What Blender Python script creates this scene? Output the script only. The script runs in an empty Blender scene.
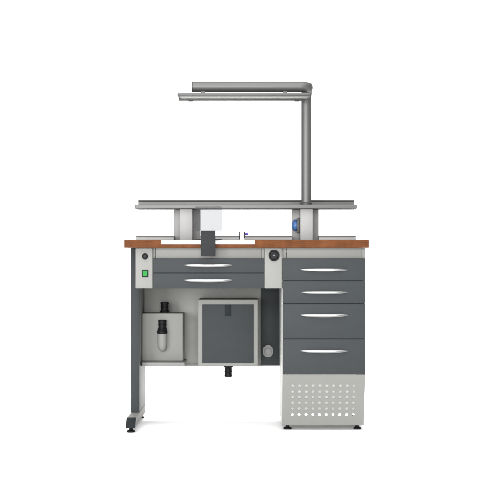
import bpy, bmesh, math
from mathutils import Vector, Matrix

scene = bpy.context.scene
col = scene.collection
R = math.radians

# ------------------------------------------------------------------ camera numbers
CAM_D, CAM_Z, F = 6.4, 0.90, 1306.12        # camera 6.4 m in front of the worktop edge, eye at 0.9 m


def X(px, Y):
    return (px - 250.0) * (Y + CAM_D) / F


def Z(py, Y):
    return CAM_Z - (py - 250.0) * (Y + CAM_D) / F


# ------------------------------------------------------------------ materials
def mat(name, color, rough=0.5, metal=0.0, spec=0.3, noise=0.0, nscale=60.0, bump=0.0, bscale=400.0,
        stretch=(1, 1, 1)):
    m = bpy.data.materials.new(name)
    m.use_nodes = True
    nt = m.node_tree
    b = nt.nodes['Principled BSDF']
    b.inputs['Base Color'].default_value = (*color, 1)
    b.inputs['Roughness'].default_value = rough
    b.inputs['Metallic'].default_value = metal
    b.inputs['Specular IOR Level'].default_value = spec
    tc = nt.nodes.new('ShaderNodeTexCoord')
    mp = nt.nodes.new('ShaderNodeMapping')
    mp.inputs['Scale'].default_value = stretch
    nt.links.new(tc.outputs['Object'], mp.inputs['Vector'])
    if noise > 0:
        n = nt.nodes.new('ShaderNodeTexNoise')
        n.inputs['Scale'].default_value = nscale
        n.inputs['Detail'].default_value = 5
        nt.links.new(mp.outputs['Vector'], n.inputs['Vector'])
        r = nt.nodes.new('ShaderNodeValToRGB')
        r.color_ramp.elements[0].position = 0.3
        r.color_ramp.elements[1].position = 0.7
        r.color_ramp.elements[0].color = (*[c * (1 - noise) for c in color], 1)
        r.color_ramp.elements[1].color = (*[min(1, c * (1 + noise)) for c in color], 1)
        nt.links.new(n.outputs['Fac'], r.inputs['Fac'])
        nt.links.new(r.outputs['Color'], b.inputs['Base Color'])
    if bump > 0:
        n2 = nt.nodes.new('ShaderNodeTexNoise')
        n2.inputs['Scale'].default_value = bscale
        n2.inputs['Detail'].default_value = 2
        nt.links.new(mp.outputs['Vector'], n2.inputs['Vector'])
        bp = nt.nodes.new('ShaderNodeBump')
        bp.inputs['Strength'].default_value = bump
        bp.inputs['Distance'].default_value = 0.001
        nt.links.new(n2.outputs['Fac'], bp.inputs['Height'])
        nt.links.new(bp.outputs['Normal'], b.inputs['Normal'])
    return m


M = {}
M['light'] = mat('light_grey_powder_coat', (0.187, 0.187, 0.178), 0.55, 0, 0.25, 0.012, 60, 0.05, 500)
M['panel'] = mat('grey_sheet_steel', (0.184, 0.184, 0.174), 0.55, 0, 0.25, 0.010, 40, 0.05, 500)
M['rear'] = mat('rear_sheet_shade_lifted', (0.265, 0.266, 0.252), 0.55, 0, 0.2, 0.025, 40, 0.08, 500)  # light grey raised in colour to offset the shade under the drawers
M['pale'] = mat('light_grey_side_brightened', (0.55, 0.55, 0.53), 0.5, 0, 0.25, 0.02, 40, 0.08, 500)  # cabinet side grey lightened, standing in for light from the left
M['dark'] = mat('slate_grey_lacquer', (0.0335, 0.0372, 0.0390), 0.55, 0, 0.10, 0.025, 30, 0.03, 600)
M['darker'] = mat('dark_slate_plastic', (0.013, 0.016, 0.018), 0.6, 0, 0.1, 0.05, 60, 0.05, 600)
M['alu'] = mat('silver_grey_aluminium', (0.118, 0.118, 0.116), 0.50, 0.6, 0.12, 0.03, 30, 0.06, 300, (1, 8, 8))
M['aludark'] = mat('dull_aluminium', (0.066, 0.066, 0.064), 0.52, 0.55, 0.12, 0.03, 30, 0.06, 300, (1, 8, 8))
M['column'] = mat('column_white_coat', (0.275, 0.275, 0.272), 0.5, 0, 0.25, 0.02, 40, 0.05, 500)
M['chrome'] = mat('satin_chrome', (0.26, 0.26, 0.26), 0.32, 1.0, 0.5, 0.02, 60, 0.03, 300, (1, 12, 12))
M['black'] = mat('black_rubber', (0.006, 0.006, 0.007), 0.5, 0, 0.12, 0.2, 60, 0.15, 300)
M['graphite'] = mat('graphite_plastic', (0.020, 0.021, 0.022), 0.65, 0, 0.12, 0.18, 220, 0.25, 500)
M['white'] = mat('white_enamel', (0.88, 0.88, 0.88), 0.35, 0, 0.3, 0.01, 40)
M['floorm'] = mat('white_studio_floor', (0.92, 0.92, 0.92), 0.7, 0, 0.1, 0.01, 3)
M['green'] = mat('green_lit_plastic', (0.020, 0.19, 0.035), 0.5, 0, 0.1, 0.08, 120)
M['blue'] = mat('blue_plastic', (0.046, 0.112, 0.28), 0.4, 0, 0.35, 0.06, 90)
M['violet'] = mat('violet_knob_plastic', (0.07, 0.035, 0.30), 0.35, 0, 0.4, 0.06, 90)
M['socket'] = mat('mid_grey_socket_plastic', (0.20, 0.20, 0.20), 0.5, 0, 0.3, 0.03, 80)
M['diffuser'] = mat('opal_diffuser', (0.26, 0.26, 0.25), 0.5, 0, 0.3, 0.01, 50)


def wood():
    m = bpy.data.materials.new('beech_edge_wood')
    m.use_nodes = True
    nt = m.node_tree
    b = nt.nodes['Principled BSDF']
    b.inputs['Roughness'].default_value = 0.5
    b.inputs['Specular IOR Level'].default_value = 0.06
    tc = nt.nodes.new('ShaderNodeTexCoord')
    mp = nt.nodes.new('ShaderNodeMapping')
    mp.inputs['Scale'].default_value = (1.0, 9, 14)
    nt.links.new(tc.outputs['Object'], mp.inputs['Vector'])
    n = nt.nodes.new('ShaderNodeTexNoise')
    n.inputs['Scale'].default_value = 14
    n.inputs['Detail'].default_value = 8
    n.inputs['Roughness'].default_value = 0.65
    nt.links.new(mp.outputs['Vector'], n.inputs['Vector'])
    r = nt.nodes.new('ShaderNodeValToRGB')
    e = r.color_ramp.elements
    e[0].position, e[0].color = 0.28, (0.072, 0.0245, 0.0080, 1)
    e[1].position, e[1].color = 0.74, (0.134, 0.0475, 0.0165, 1)
    x = r.color_ramp.elements.new(0.5)
    x.color = (0.103, 0.0355, 0.0120, 1)
    nt.links.new(n.outputs['Fac'], r.inputs['Fac'])
    # slow plank-to-plank variation along the length
    mp2 = nt.nodes.new('ShaderNodeMapping')
    mp2.inputs['Scale'].default_value = (16, 2, 1)
    nt.links.new(tc.outputs['Object'], mp2.inputs['Vector'])
    v = nt.nodes.new('ShaderNodeTexNoise')
    v.inputs['Scale'].default_value = 1.6
    v.inputs['Detail'].default_value = 3
    nt.links.new(mp2.outputs['Vector'], v.inputs['Vector'])
    r2 = nt.nodes.new('ShaderNodeValToRGB')
    r2.color_ramp.elements[0].position, r2.color_ramp.elements[0].color = 0.3, (0.80, 0.78, 0.75, 1)
    r2.color_ramp.elements[1].position, r2.color_ramp.elements[1].color = 0.7, (1.12, 1.12, 1.12, 1)
    nt.links.new(v.outputs['Fac'], r2.inputs['Fac'])
    mx = nt.nodes.new('ShaderNodeMix')
    mx.data_type = 'RGBA'
    mx.blend_type = 'MULTIPLY'
    mx.inputs['Factor'].default_value = 1
    nt.links.new(r.outputs['Color'], mx.inputs['A'])
    nt.links.new(r2.outputs['Color'], mx.inputs['B'])
    nt.links.new(mx.outputs['Result'], b.inputs['Base Color'])
    return m


M['wood'] = wood()


def tinted():
    m = bpy.data.materials.new('tinted_acrylic')
    m.use_nodes = True
    nt = m.node_tree
    out = nt.nodes['Material Output']
    nt.nodes.remove(nt.nodes['Principled BSDF'])
    t = nt.nodes.new('ShaderNodeBsdfTransparent')
    t.inputs['Color'].default_value = (0.725, 0.728, 0.735, 1)
    g = nt.nodes.new('ShaderNodeBsdfGlossy')
    g.inputs['Roughness'].default_value = 0.08
    mx = nt.nodes.new('ShaderNodeMixShader')
    mx.inputs['Fac'].default_value = 0.003
    nt.links.new(t.outputs[0], mx.inputs[1])
    nt.links.new(g.outputs[0], mx.inputs[2])
    nt.links.new(mx.outputs[0], out.inputs['Surface'])
    return m


M['acrylic'] = tinted()


def translucent():
    m = bpy.data.materials.new('translucent_white_sheet')
    m.use_nodes = True
    nt = m.node_tree
    out = nt.nodes['Material Output']
    nt.nodes.remove(nt.nodes['Principled BSDF'])
    t = nt.nodes.new('ShaderNodeBsdfTranslucent')
    t.inputs['Color'].default_value = (0.64, 0.64, 0.63, 1)
    d = nt.nodes.new('ShaderNodeBsdfDiffuse')
    d.inputs['Color'].default_value = (0.5, 0.5, 0.48, 1)
    mx = nt.nodes.new('ShaderNodeMixShader')
    mx.inputs['Fac'].default_value = 0.05
    nt.links.new(t.outputs[0], mx.inputs[1])
    nt.links.new(d.outputs[0], mx.inputs[2])
    nt.links.new(mx.outputs[0], out.inputs['Surface'])
    return m


M['milky'] = translucent()


# ------------------------------------------------------------------ mesh helpers
def finish(name, bm, m, parent=None, smooth=False):
    bmesh.ops.recalc_face_normals(bm, faces=bm.faces[:])
    me = bpy.data.meshes.new(name)
    bm.to_mesh(me)
    bm.free()
    me.materials.append(M[m])
    if smooth:
        for p in me.polygons:
            p.use_smooth = True
        me.set_sharp_from_angle(angle=R(38))
    o = bpy.data.objects.new(name, me)
    col.objects.link(o)
    if parent is not None:
        o.parent = parent
        top = parent
        off = Vector((0, 0, 0))
        while top is not None:
            off += top.location
            top = top.parent
        me.transform(Matrix.Translation(-off))
    return o


def add_box(bm, x0, x1, y0, y1, z0, z1, bev=0.0, seg=2):
    r = bmesh.ops.create_cube(bm, size=1.0)
    vs = r['verts']
    for v in vs:
        v.co = Vector((x0 if v.co.x < 0 else x1, y0 if v.co.y < 0 else y1, z0 if v.co.z < 0 else z1))
    if bev > 0:
        es = list({e for v in vs for e in v.link_edges})
        bmesh.ops.bevel(bm, geom=es, offset=bev, segments=seg, affect='EDGES', profile=0.5)


def box(name, m, parent, x0, x1, y0, y1, z0, z1, bev=0.0015, seg=2):
    bm = bmesh.new()
    add_box(bm, min(x0, x1), max(x0, x1), y0, y1, min(z0, z1), max(z0, z1), bev, seg)
    return finish(name, bm, m, parent, True)


def pbox(name, m, parent, px0, px1, py0, py1, Y, depth, bev=0.0015, seg=2):
    """box whose front face stands at depth Y and spans the given picture rectangle there"""
    return box(name, m, parent, X(px0, Y), X(px1, Y), Y, Y + depth, Z(py1, Y), Z(py0, Y), bev, seg)


def add_lathe(bm, prof, centre, axis='Z', n=32):
    """revolve (radius, height) pairs about an axis through centre; open ends are capped"""
    rings = []
    for r, h in prof:
        ring = []
        for k in range(n):
            a = 2 * math.pi * k / n
            if axis == 'Z':
                p = Vector((r * math.cos(a), r * math.sin(a), h))
            elif axis == 'Y':
                p = Vector((r * math.cos(a), h, r * math.sin(a)))
            else:
                p = Vector((h, r * math.cos(a), r * math.sin(a)))
            ring.append(bm.verts.new(p + Vector(centre)))
        rings.append(ring)
    for a, b in zip(rings, rings[1:]):
        for k in range(n):
            bm.faces.new((a[k], a[(k + 1) % n], b[(k + 1) % n], b[k]))
    bm.faces.new(rings[0])
    bm.faces.new(rings[-1])


def lathe(name, m, parent, prof, centre, axis='Z', n=32):
    bm = bmesh.new()
    add_lathe(bm, prof, centre, axis, n)
    return finish(name, bm, m, parent, True)


def add_prism(bm, pts, a0, a1, axis):
    """extrude a polygon along an axis: axis X -> pts are (y,z); Y -> (x,z); Z -> (x,y)"""
    def P(p, a):
        return {'X': (a, p[0], p[1]), 'Y': (p[0], a, p[1]), 'Z': (p[0], p[1], a)}[axis]
    A = [bm.verts.new(P(p, a0)) for p in pts]
    B = [bm.verts.new(P(p, a1)) for p in pts]
    n = len(pts)
    for k in range(n):
        bm.faces.new((A[k], A[(k + 1) % n], B[(k + 1) % n], B[k]))
    bm.faces.new(A)
    bm.faces.new(B)


def prism(name, m, parent, pts, a0, a1, axis, bev=0.0):
    bm = bmesh.new()
    add_prism(bm, pts, a0, a1, axis)
    if bev:
        bmesh.ops.bevel(bm, geom=bm.edges[:], offset=bev, segments=2, affect='EDGES', profile=0.5)
    return finish(name, bm, m, parent, True)


def round_rect(x0, x1, z0, z1, r, n=8):
    pts = []
    for cx, cz, a0 in ((x1 - r, z1 - r, 0), (x0 + r, z1 - r, 90), (x0 + r, z0 + r, 180), (x1 - r, z0 + r, 270)):
        for k in range(n + 1):
            a = R(a0 + 90 * k / n)
            pts.append((cx + r * math.cos(a), cz + r * math.sin(a)))
    return pts


def add_tube(bm, path, r, n=28):
    """round pipe along a list of points"""
    path = [Vector(p) for p in path]
    rings = []
    up = None
    for i, p in enumerate(path):
        t = (path[min(i + 1, len(path) - 1)] - path[max(i - 1, 0)]).normalized()
        if up is None:
            up = Vector((0, 0, 1)) if abs(t.z) < 0.9 else Vector((0, 1, 0))
        u = (up - t * up.dot(t)).normalized()
        w = t.cross(u)
        up = u
        rings.append([bm.verts.new(p + u * (r * math.cos(2 * math.pi * k / n)) + w * (r * math.sin(2 * math.pi * k / n)))
                      for k in range(n)])
    for a, b in zip(rings, rings[1:]):
        for k in range(n):
            bm.faces.new((a[k], a[(k + 1) % n], b[(k + 1) % n], b[k]))
    bm.faces.new(rings[0])
    bm.faces.new(rings[-1])


def thing(name, loc, label, cat, group=None):
    o = bpy.data.objects.new(name, None)
    o.empty_display_size = 0.1
    o.location = loc
    col.objects.link(o)
    o['label'] = label
    o['category'] = cat
    if group:
        o['group'] = group
    return o


def handle(parent, px0, px1, py0, py1, Y):
    """bow handle: a crescent, straight along the top, bulging out towards the viewer"""
    x0, x1 = X(px0, Y), X(px1, Y)
    zt, H = Z(py0, Y), Z(py0, Y) - Z(py1, Y)
    bm = bmesh.new()
    rings = []
    N, n = 36, 14
    for i in range(N + 1):
        t = -1 + 2 * i / N
        f = max(0.0, 1 - t * t)
        h = H * (0.42 + 0.58 * f ** 0.7) / 2
        cz = zt - h - 0.0012 * (1 - f)
        cy = Y + 0.001 - 0.016 * (1 - t ** 4)
        d = 0.0028
        rings.append([bm.verts.new((x0 + (x1 - x0) * (t + 1) / 2, cy + d * math.cos(2 * math.pi * k / n),
                                    cz + h * math.sin(2 * math.pi * k / n))) for k in range(n)])
    for a, b in zip(rings, rings[1:]):
        for k in range(n):
            bm.faces.new((a[k], a[(k + 1) % n], b[(k + 1) % n], b[k]))
    bm.faces.new(rings[0])
    bm.faces.new(rings[-1])
    return finish('handle', bm, 'chrome', parent, True)


def foot_pad(parent, x, y, top, r=0.0205):
    return lathe('foot_pad', 'black', parent,
                 [(r * 0.86, 0.0), (r, 0.002), (r, 0.0065), (r * 0.8, 0.0095), (r * 0.5, 0.0115), (r * 0.42, 0.014),
                  (r * 0.42, top)], (x, y, 0), 'Z', 28)


# ------------------------------------------------------------------ the setting
bm = bmesh.new()
bmesh.ops.create_grid(bm, x_segments=4, y_segments=4, size=0.5)
for v in bm.verts:
    v.co = Vector((v.co.x * 14, v.co.y * 10.5 - 2.4, 0))
fl = finish('floor', bm, 'floorm')
fl['kind'] = 'structure'

# ------------------------------------------------------------------ workbench
TOP = Z(240, 0)                 # worktop upper face, 0.9375 m
UND = Z(247.5, 0)               # worktop under face
bench = thing('workbench', (-0.02, 0.33, 0),
              'grey laboratory workbench with brown wooden worktop, one slate side leg and two flat drawers', 'workbench')
wx0, wx1 = X(124, 0), X(368.8, 0)
nx0, nx1, nz = X(161, 0), X(255, 0), Z(244.2, 0)
bm = bmesh.new()
add_prism(bm, [(wx0, UND), (wx1, UND), (wx1, TOP), (nx1, TOP), (nx1, nz), (nx0, nz), (nx0, TOP), (wx0, TOP)], 0.0, 0.13, 'Y')
add_prism(bm, [(wx0, UND), (wx1, UND), (wx1, TOP), (wx0, TOP)], 0.1302, 0.66, 'Y')
o = finish('worktop', bm, 'wood', bench, True)
mod = o.modifiers.new('soft_edges', 'BEVEL')
mod.width, mod.segments, mod.limit_method, mod.angle_limit = 0.0016, 2, 'ANGLE', R(50)
box('inlay', 'white', o, nx0 + 0.001, nx1 - 0.001, 0.0008, 0.128, nz + 0.0005, TOP - 0.0008, 0.001)

# side leg: deep post (pale side, slate cover in front) on a long foot
PY = 0.29
lx0, lx1 = X(131, PY), X(139.3, PY)
leg = box('leg', 'light', bench, lx0 + 0.0008, lx1 - 0.0008, PY + 0.008, 0.66, 0.0685, UND - 0.001, 0.003)
box('leg_cover', 'dark', leg, lx0, lx1, PY, PY + 0.0075, 0.0690, UND - 0.001, 0.0015)
foot = prism('foot', 'light', bench, [(0.0315, 0.025), (0.66, 0.025), (0.66, 0.068), (0.081, 0.068)], lx0, lx1 + 0.001, 'X', 0.0015)
prism('end_cap', 'darker', foot, [(0.018, 0.0245), (0.031, 0.0245), (0.0803, 0.0686), (0.069, 0.0686)],
      lx0 - 0.0008, lx1 + 0.0018, 'X', 0.0015)
foot_pad(foot, (lx0 + lx1) / 2, 0.062, 0.026)
foot_pad(foot, (lx0 + lx1) / 2, 0.600, 0.026)

# control panel on the left
cp = pbox('control_panel', 'light', bench, 135.4, 152.7, 247.8, 288.2, 0.03, 0.24, 0.004, 3)
kx, kz = X(145, 0.03), Z(256.4, 0.03)
kb = lathe('knob', 'black', cp, [(0.0155, 0.0), (0.0155, -0.004), (0.013, -0.0045), (0.0125, -0.013), (0.0105, -0.015), (0.0, -0.015)][:-1],
           (kx, 0.03, kz), 'Y', 32)
lathe('knob_cap', 'graphite', kb, [(0.0075, 0), (0.0068, -0.0012)], (kx, 0.0152, kz), 'Y', 24)
sw = pbox('switch', 'darker', cp, 141.8, 148.4, 269.8, 277.2, 0.0255, 0.0042, 0.001)
prism('switch_button', 'green', sw, [(0.0253, Z(276.3, .025)), (0.0195, Z(275.9, .025)), (0.0225, Z(273.4, .025)), (0.0215, Z(270.8, .025)), (0.0253, Z(270.5, .025))],
      X(142.7, .025), X(147.5, .025), 'X', 0.0006)

# rail under the worktop and its end stiles
pbox('front_rail', 'light', bench, 155.6, 261.6, 247.8, 258.6, 0.050, 0.02, 0.001)
pbox('rail_stile', 'light', bench, 152.9, 155.3, 247.8, 258.6, 0.047, 0.02, 0.001)
pbox('rail_stile', 'light', bench, 261.9, 264.2, 247.8, 258.6, 0.047, 0.02, 0.001)
pbox('drawer_housing', 'dark', bench, 153.2, 264.0, 249.5, 287.4, 0.0712, 0.47, 0.001)
hp = pbox('valve_panel', 'light', bench, 264.4, 281.9, 247.8, 288.2, 0.03, 0.10, 0.003, 3)
vx, vz = X(274, 0.03), Z(255.5, 0.03)
rs = lathe('round_socket', 'black', hp, [(0.0275, 0), (0.0275, -0.006), (0.0255, -0.009), (0.0215, -0.009), (0.0195, -0.005), (0.0193, -0.0035)],
           (vx, 0.03, vz), 'Y', 40)
sf = lathe('socket_face', 'graphite', rs, [(0.0150, 0), (0.0150, -0.003), (0.0115, -0.0045), (0.010, -0.0028)], (vx, 0.0262, vz), 'Y', 32)
lathe('socket_pin', 'socket', rs, [(0.0033, 0), (0.0033, -0.004), (0.002, -0.005)], (vx + 0.001, 0.0234, vz), 'Y', 16)


def drawer(parent, px0, px1, py0, py1, Y, hx0, hx1, hy0, hy1, label=None):
    d = pbox('drawer', 'dark', parent, px0, px1, py0, py1, Y, 0.020, 0.0022, 3)
    if label:
        d['label'] = label
    handle(d, hx0, hx1, hy0, hy1, Y)
    return d


drawer(bench, 153.1, 264.0, 258.4, 272.9, 0.030, 184.3, 232.2, 263.8, 267.1)
drawer(bench, 153.1, 264.0, 273.5, 288.2, 0.030, 184.3, 232.2, 279.0, 282.3)

# rear sheet, slate side sheet, ledge
BY = 0.60
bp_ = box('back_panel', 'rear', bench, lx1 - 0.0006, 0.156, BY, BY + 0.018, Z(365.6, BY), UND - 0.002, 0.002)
box('bottom_flange', 'panel', bp_, lx1 + 0.0012, X(262, BY), BY - 0.02, BY - 0.0005, Z(365.6, BY), Z(363.9, BY), 0.0015)
FX0, FX1, FY = X(282.5, .03), X(365.4, .03), 0.03
led = box('ledge', 'light', bench, lx1 + 0.0015, X(184.3, .35), 0.35, BY - 0.021, Z(365.8, .35), Z(362.6, .35), 0.0015)
box('ledge_clip', 'black', led, lx1 + 0.002, lx1 + 0.0095, 0.343, 0.3495, Z(365.9, .345), Z(361.0, .345), 0.0008)
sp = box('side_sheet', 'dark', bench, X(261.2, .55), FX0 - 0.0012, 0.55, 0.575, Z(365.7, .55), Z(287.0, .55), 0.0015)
ox, oz = X(267.9, .55), Z(351.0, .55)
so = prism('wall_socket', 'socket', sp, [(ox + .0275 * math.copysign(abs(math.cos(a)) ** .78, math.cos(a)),
                                          oz + .0325 * math.copysign(abs(math.sin(a)) ** .78, math.sin(a)))
                                         for a in [2 * math.pi * k / 40 for k in range(40)]], 0.531, 0.5495, 'Y', 0.003)
lathe('socket_cover', 'socket', so, [(0.020, 0), (0.020, -0.004), (0.018, -0.006), (0.012, -0.007)], (ox, 0.5305, oz - .001), 'Y', 32)
for s in (-1, 1):
    box('socket_hinge', 'graphite', so, ox + s * .0175 - .003, ox + s * .0175 + .003, 0.5275, 0.5305, oz + .0255, oz + .0295, 0.0006)

# ------------------------------------------------------------------ tank on the ledge
TY = 0.43
tank = thing('separator_tank', (X(163, TY), 0.50, Z(362.4, .35)),
             'light grey boxy tank on the ledge by the side leg, with two black hose connectors', 'tank')
tb = box('tank_body', 'light', tank, lx1 + 0.0008, X(183.0, TY), TY, BY - 0.022, Z(362.6, .35) + 0.0005, Z(313.4, TY), 0.006, 3)


def hose_connector(parent, x, y, z0, z1, r, name='hose_connector', flip=False):
    H = z1 - z0
    prof = [(r * 1.16, 0), (r * 1.16, H * .10), (r * 1.02, H * .20), (r * .93, H * .34), (r * .93, H * .52), (r * 1.0, H * .55), (r * 1.0, H * .60),
            (r * .92, H * .63), (r * .92, H * .82), (r * 1.0, H * .85), (r * 1.0, H * .97), (r * .92, H), (r * .70, H), (r * .66, H * .8)]
    if flip:
        prof = [(a, H - b) for a, b in prof]
    return lathe(name, 'black', parent, prof, (x, y, z0), 'Z', 32)


hose_connector(tank, X(164.7, .505), 0.505, Z(313.4, TY) + 0.0003, Z(302.2, .505), 0.0225)
cx_, cy_ = X(162.5, TY), TY - 0.021
cup = lathe('filter_cup', 'light', tank, [(0.004, Z(351.2, cy_)), (0.013, Z(350.4, cy_)), (0.0195, Z(348.4, cy_)), (0.0235, Z(345.4, cy_)),
                                          (0.0245, Z(342, cy_)), (0.0245, Z(333.6, cy_))], (cx_, cy_, 0), 'Z', 40)
r0 = 0.0216
lathe('hose_connector', 'black', cup,
      [(r0 * 1.12, Z(334.0, cy_)), (r0 * 1.30, Z(333.0, cy_)), (r0 * 1.30, Z(331.2, cy_)), (r0 * 1.16, Z(330.4, cy_)), (r0 * 1.10, Z(328.6, cy_)),
       (r0 * .92, Z(327.4, cy_)), (r0 * .92, Z(325.2, cy_)), (r0, Z(324.8, cy_)), (r0, Z(324.2, cy_)), (r0 * .93, Z(323.8, cy_)), (r0 * .93, Z(322, cy_)),
       (r0, Z(321.7, cy_)), (r0, Z(320.5, cy_)), (r0 * .9, Z(320.1, cy_)), (r0 * .66, Z(320.1, cy_)), (r0 * .62, Z(322, cy_))], (cx_, cy_, 0), 'Z', 32)

# ------------------------------------------------------------------ dust collector
DY = 0.34
dust = thing('dust_collector', (X(228, DY), 0.46, Z(366.2, DY)),
             'square dust collector box hung under the drawers, slate door in a pale frame', 'dust collector')
cs = pbox('casing', 'light', dust, 198.0, 258.0, 299.6, 366.2, DY, BY - DY - 0.0215, 0.004, 3)
dd = pbox('door', 'dark', dust, 202.1, 253.8, 304.4, 363.0, DY - 0.006, 0.0055, 0.0015)
pbox('latch', 'darker', dd, 224.6, 231.1, 304.6, 316.2, DY - 0.0105, 0.004, 0.001)
hz = Z(366.2, DY)
lathe('hose_connector', 'black', dust, [(0.0258, 0), (0.0258, -0.007), (0.022, -0.0105), (0.0195, -0.014), (0.0195, -0.028), (0.0208, -0.030), (0.0208, -0.034),
                                        (0.0195, -0.036), (0.0195, -0.050), (0.0208, -0.052), (0.0208, -0.0605), (0.019, -0.062), (0.014, -0.062), (0.013, -0.05)],
      (X(228.3, .41), 0.41, hz - 0.0004), 'Z', 32)

# ------------------------------------------------------------------ drawer cabinet
FX0, FX1, FY = X(282.5, .03), X(365.4, .03), 0.03
cab = thing('drawer_cabinet', ((FX0 + FX1) / 2, 0.30, 0),
            'tall slate drawer cabinet with four drawers, a perforated base panel and black feet', 'drawer cabinet')
zk, zb = Z(374.0, .035), Z(425.0, .13)
side = [(0.052, UND - 0.001), (0.052, zk), (0.137, zb), (0.560, zb), (0.560, UND - 0.001)]
cl0, cl1 = FX0 - 0.0005, FX1 + 0.0005
prism('side_panel', 'pale', cab, side, cl0, cl0 + 0.004, 'X', 0.0012)
prism('side_panel', 'pale', cab, side, cl1 - 0.004, cl1, 'X', 0.0012)
box('top_panel', 'light', cab, cl0 + 0.0045, cl1 - 0.0045, 0.072, 0.556, UND - 0.02, UND - 0.0015, 0.001)
box('floor_panel', 'light', cab, cl0 + 0.0045, cl1 - 0.0045, 0.056, 0.544, zk + 0.003, zk + 0.016, 0.001)
box('rear_panel', 'light', cab, cl0 + 0.0045, cl1 - 0.0045, 0.546, 0.556, zk + 0.001, UND - 0.022, 0.001)
rp = box('added_glow_sheet', 'milky', cab, cl0 + 0.0045, cl1 - 0.0045, 0.546, 0.549, 0.038, zk - 0.0005, 0)  # added sheet, passes light from behind so the panel holes look brighter
pbox('top_rail', 'light', cab, 286.6, 362.0, 247.8, 258.6, 0.052, 0.018, 0.001)
pbox('rail_stile', 'light', cab, 282.7, 286.3, 247.8, 258.6, 0.048, 0.003, 0.001)
pbox('rail_stile', 'light', cab, 362.3, 365.4, 247.8, 258.6, 0.048, 0.003, 0.001)
for (a, b, h0) in ((258.4, 280.6, 268.4), (281.1, 303.5, 291.1), (304.0, 338.8, 314.2), (339.3, 374.0, 349.6)):
    drawer(cab, 282.6, 365.3, a, b, FY, 300.8, 348.0, h0, h0 + 3.2)

# perforated base panel leaning back towards the floor
Pt, Pb = Vector((0, 0.036, zk - 0.0008)), Vector((0, 0.130, zb))


def slope_t(py):
    lo, hi = 0.0, 1.0
    for _ in range(40):
        t = (lo + hi) / 2
        p = Pt.lerp(Pb, t)
        if 250 + (CAM_Z - p.z) * F / (p.y + CAM_D) < py:
            lo = t
        else:
            hi = t
    return lo


L = (Pb - Pt).length
rows = [slope_t(v) * L for v in (385.6, 391.4, 397.1, 402.8, 408.5, 414.3)]
ymid = 0.085
colsx = [X(292.6 + k * 6.78, ymid) for k in range(10)]
hr = 0.0076
ub = [FX0] + [(a + b) / 2 for a, b in zip(colsx, colsx[1:])] + [FX1]
ub[0:1] = [FX0, colsx[0] - (colsx[1] - colsx[0]) / 2]
ub[-1:] = [colsx[-1] + (colsx[1] - colsx[0]) / 2, FX1]
vb = [0.0, rows[0] - (rows[1] - rows[0]) / 2] + [(a + b) / 2 for a, b in zip(rows, rows[1:])] + [rows[-1] + (rows[1] - rows[0]) / 2, L]
bm = bmesh.new()
dirv = (Pb - Pt).normalized()
cache = {}


def PV(u, v):
    k = (round(u, 6), round(v, 6))
    if k not in cache:
        p = Pt + dirv * v
        cache[k] = bm.verts.new((u, p.y, p.z))
    return cache[k]


for i in range(len(ub) - 1):
    for j in range(len(vb) - 1):
        u0, u1, v0, v1 = ub[i], ub[i + 1], vb[j], vb[j + 1]
        if 1 <= i <= 10 and 1 <= j <= 6:
            cu, cv = colsx[i - 1], rows[j - 1]
            n = 16
            ring = [PV(cu + hr * math.cos(2 * math.pi * k / n), cv + hr * math.sin(2 * math.pi * k / n)) for k in range(n)]
            corner = [PV(u1, v1), PV(u0, v1), PV(u0, v0), PV(u1, v0)]       # at 45, 135, 225, 315 degrees
            for q in range(4):
                a = q * 4 + 2
                for k in range(4):
                    s = ring[(a - 2 + k) % n], ring[(a - 1 + k) % n]
                    bm.faces.new((corner[q], s[0], s[1]))
                bm.faces.new((corner[q], ring[(a + 2) % n], corner[(q + 1) % 4]))
        else:
            bm.faces.new((PV(u0, v0), PV(u1, v0), PV(u1, v1), PV(u0, v1)))
o = finish('perforated_panel', bm, 'panel', cab)
mod = o.modifiers.new('thickness', 'SOLIDIFY')
mod.thickness, mod.offset = 0.0025, -1
for fx in (X(287.4, .17), X(357.2, .17)):
    foot_pad(cab, fx, 0.172, zb + 0.004)
    foot_pad(cab, fx, 0.520, zb + 0.001)

# ------------------------------------------------------------------ shelf unit on the worktop
SX0, SX1 = X(135.0, .33), X(357.0, .33)
shelf = thing('shelf_unit', ((SX0 + SX1) / 2, 0.45, TOP),
              'long aluminium shelf raised over the worktop on two pale columns', 'shelf')
zs0, zs1 = Z(208.9, .33), Z(204.4, .33)
sb = box('shelf_board', 'alu', shelf, SX0, SX1, 0.33, 0.519, zs0, zs1, 0.003, 3)
lip = box('rear_lip', 'alu', shelf, SX0 + .0005, SX1 - .0005, 0.520, 0.529, zs0 + 0.001, Z(201.8, .52), 0.0015)
bm = bmesh.new()
add_tube(bm, [(SX0 + .0005, 0.525, Z(200.9, .52)), (SX1 - .0005, 0.525, Z(200.9, .52))], 0.0062, 20)
finish('lip_bead', bm, 'aludark', lip, True)
CY0, CY1 = 0.352, 0.470
for (w0, w1, c0, c1) in ((173.9, 200.2, 179.7, 192.4), (292.4, 318.7, 300.4, 313.0)):
    c = box('column', 'column', shelf, X(c0, CY0), X(c1, CY0), CY0, CY1, TOP + 0.0005, zs0 - 0.0005, 0.002)
    box('column_plate', 'column', c, X(w0, CY1), X(w1, CY1), CY1 + 0.0005, CY1 + 0.045, TOP + 0.0005, zs0 - 0.0005, 0.002)
zr = Z(236.2, .38)
for (a, b) in ((SX0, X(174.0, .38)), (X(200.2, .38), X(292.4, .38)), (X(318.7, .38), SX1)):
    q = box('base_rail', 'column', shelf, a + .0005, b - .0005, 0.380, 0.469, TOP + 0.0004, zr - 0.006, 0.002)
    box('rail_cap', 'aludark', q, a + .0005, b - .0005, 0.383, 0.469, zr - 0.0057, zr, 0.002)
bx = X(299.9, .42)
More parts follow.
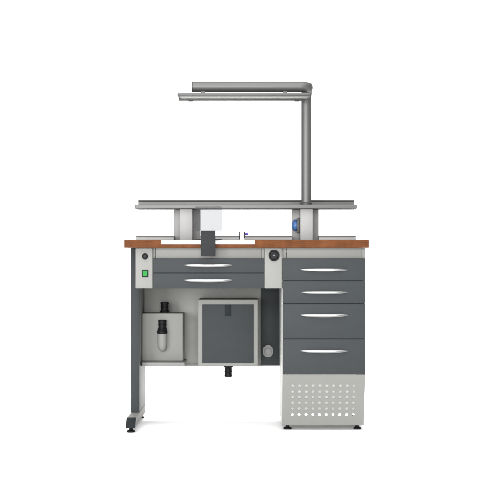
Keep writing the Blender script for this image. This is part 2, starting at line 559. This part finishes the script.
fr = box('socket_frame', 'aludark', shelf, X(297.0, .42), bx - 0.0012, 0.385, 0.455, Z(233, .42), Z(218, .42), 0.002)
lathe('power_socket', 'blue', fr, [(0.028, -0.0003), (0.0310, -0.003), (0.0310, -0.012), (0.0285, -0.017), (0.0180, -0.0245), (0.010, -0.0270), (0.009, -0.024)],
      (X(297.0, .42), 0.42, Z(225.4, .42)), 'X', 32)

# ------------------------------------------------------------------ lamp on the shelf
LY = 0.405
lamp = thing('work_lamp', (X(306.1, LY), LY, zs1),
             'grey metal lamp with a tall post and a horizontal light bar above the shelf', 'lamp')
xp, zt = X(306.1, LY), Z(86.8, .30)
bm = bmesh.new()
add_tube(bm, [(xp, LY, zs1 + 0.0005), (xp, LY, 1.3), (xp, LY, zt - 0.038)], 0.0250, 36)
post = finish('post', bm, 'alu', lamp, True)
lathe('post_collar', 'aludark', post, [(0.0300, 0.0004), (0.0300, 0.011), (0.0270, 0.0135), (0.0256, 0.0137)], (xp, LY, zs1), 'Z', 36)
tr, ty = 0.0268, 0.30
tx1 = X(308.2, ty)
path = [(X(193.2, ty), ty, zt), (X(250, ty), ty, zt)]
rb = 0.040
for k in range(0, 9):
    a = R(90 * k / 8)
    path.append((tx1 - rb + rb * math.sin(a), ty + rb - rb * math.cos(a), zt))
rb2 = 0.034
for k in range(0, 9):
    a = R(90 * k / 8)
    path.append((tx1 - (tx1 - xp) * k / 8, LY - rb2 + rb2 * math.sin(a), zt - rb2 + rb2 * math.cos(a)))
path.append((xp, LY, zt - 0.0375))
bm = bmesh.new()
add_tube(bm, path, tr, 32)
arm = finish('lamp_arm', bm, 'alu', lamp, True)
lathe('arm_cap', 'aludark', arm, [(tr * 1.012, 0), (tr * 1.012, -0.004), (tr * .93, -0.006)], (X(193.2, ty) + .0005, ty, zt), 'X', 32)
HY0, HY1 = 0.215, 0.345
hz1, hz0 = Z(93.0, HY0), Z(95.9, HY0)
hx0, hx1 = X(177.4, HY0), X(310.0, HY0)
bar = box('light_bar', 'alu', lamp, hx0, hx1, HY0, HY1, hz0, hz1, 0.004, 3)
box('front_trim', 'aludark', bar, hx0 + .001, hx1 - .001, HY0 - 0.0022, HY0 + .0005, hz0 + 0.0005, hz0 + 0.0068, 0.0008)
box('diffuser', 'diffuser', bar, hx0 + .012, hx1 - .012, HY0 + .012, HY0 + 0.075, hz0 - 0.004, hz0 - .0002, 0.0015)
box('rear_trim', 'aludark', bar, hx0 + .001, hx1 - .03, HY0 + 0.085, HY1 - 0.002, hz0 - 0.010, hz0 - .0002, 0.0015)
for px in (191, 297):
    box('bracket', 'aludark', bar, X(px - 2.3, .33), X(px + 2.3, .33), HY1 - 0.03, HY1 - 0.006, hz0 - 0.014, hz0 - 0.0102, 0.001)
for px in (203, 285):       # short stays carry the bar under the arm
    box('bar_stay', 'alu', bar, X(px - 2, ty), X(px + 2, ty), ty - 0.012, ty + 0.012, hz1 + .0002, zt - tr + 0.002, 0.001)

# ------------------------------------------------------------------ splash shield at the worktop edge
shield = thing('splash_shield', (X(208, -.03), -0.02, TOP),
               'small square tinted see-through shield on a dark bracket clipped to the worktop edge', 'shield')
VY = -0.034
prism('pane', 'acrylic', shield, round_rect(X(194.6, VY), X(222.0, VY), Z(231.0, VY), Z(206.2, VY), 0.010), VY - 0.003, VY, 'Y')
brk = pbox('bracket', 'graphite', shield, 200.7, 215.5, 230.8, 256.4, -0.0305, 0.006, 0.0012)
box('clamp_plate', 'graphite', brk, X(195.2, 0), X(221.4, 0), -0.0242, 0.105, TOP + 0.0004, TOP + 0.0045, 0.0008)

# ------------------------------------------------------------------ small valve standing on the worktop
GY = 0.20
valve = thing('gas_valve', (X(242, GY), GY, TOP), 'tiny white valve with a violet knob standing on the worktop before the rail', 'valve')
gx = X(242.0, GY)
vb_ = lathe('valve_body', 'white', valve, [(0.0125, 0.0003), (0.0125, 0.004), (0.0098, 0.0055), (0.0098, 0.024), (0.0108, 0.0248), (0.0108, 0.031), (0.0098, 0.0318),
                                           (0.0098, 0.0385), (0.0085, 0.0395)], (gx, GY, TOP), 'Z', 28)
lathe('lever_pin', 'graphite', vb_, [(0.0022, 0.001), (0.0022, 0.0405), (0.0016, 0.0412)], (gx - 0.0133, GY, TOP), 'Z', 14)
lathe('side_pin', 'graphite', vb_, [(0.0022, 0.012), (0.0022, 0.0405), (0.0016, 0.0412)], (gx + 0.0120, GY, TOP), 'Z', 14)
lathe('outlet', 'graphite', vb_, [(0.0035, 0), (0.0035, 0.007), (0.0022, 0.0078)], (gx + 0.0085, GY, TOP + 0.0355), 'X', 16)
kn = lathe('valve_knob', 'violet', valve, [(0.0045, 0), (0.0068, 0.0015), (0.0068, 0.0105), (0.0055, 0.0122)], (gx + 0.0165, GY, TOP + 0.0315), 'X', 20)
lathe('knob_stem', 'graphite', kn, [(0.0028, 0), (0.0028, 0.0075)], (gx + 0.0094, GY, TOP + 0.0285), 'X', 14)

# ------------------------------------------------------------------ light
w = bpy.data.worlds.new('World')
scene.world = w
w.use_nodes = True
nt = w.node_tree
bg = nt.nodes['Background']
tc = nt.nodes.new('ShaderNodeTexCoord')
sep = nt.nodes.new('ShaderNodeSeparateXYZ')
nt.links.new(tc.outputs['Generated'], sep.inputs[0])
mr = nt.nodes.new('ShaderNodeMapRange')
mr.interpolation_type = 'SMOOTHSTEP'
mr.inputs['From Min'].default_value = 0.45
mr.inputs['From Max'].default_value = 0.86
mr.inputs['To Min'].default_value = 0.40
mr.inputs['To Max'].default_value = 1.50
nt.links.new(sep.outputs['Y'], mr.inputs['Value'])
bg.inputs['Color'].default_value = (1, 1, 1, 1)
nt.links.new(mr.outputs[0], bg.inputs['Strength'])


def area(name, loc, target, size, power):
    l = bpy.data.lights.new(name, 'AREA')
    l.shape = 'SQUARE'
    l.size = size
    l.energy = power
    o = bpy.data.objects.new(name, l)
    o.location = loc
    o.rotation_euler = (Vector(target) - Vector(loc)).to_track_quat('-Z', 'Y').to_euler()
    col.objects.link(o)
    return o


area('softbox', (-0.6, -9.0, 1.9), (0, 0.4, 0.75), 4.2, 780)
area('side_softbox', (-4.4, -6.4, 1.4), (0.1, 0.3, 0.6), 2.6, 360)
area('added_floor_fill', (0, -2.2, 6.0), (0, 0.1, 0), 7.5, 650)  # added fill from above, only to keep the floor white
bl = area('added_rear_floor_fill', (0, 3.6, 4.2), (0, 3.1, 0), 2.5, 240)  # added fill behind the bench, washes out the shadow on the floor
bl.data.spread = R(58)

# ------------------------------------------------------------------ camera and output
cd = bpy.data.cameras.new('Camera')
cam = bpy.data.objects.new('Camera', cd)
cam.location = (0, -CAM_D, CAM_Z)
cam.rotation_euler = (R(90), 0, 0)
cd.sensor_width = 36
cd.lens = F * 36 / 500
cd.clip_end = 200
col.objects.link(cam)
scene.camera = cam
vs = scene.view_settings
vs.view_transform = 'Standard'
vs.look = 'None'
vs.gamma = 1
vs.exposure = 0
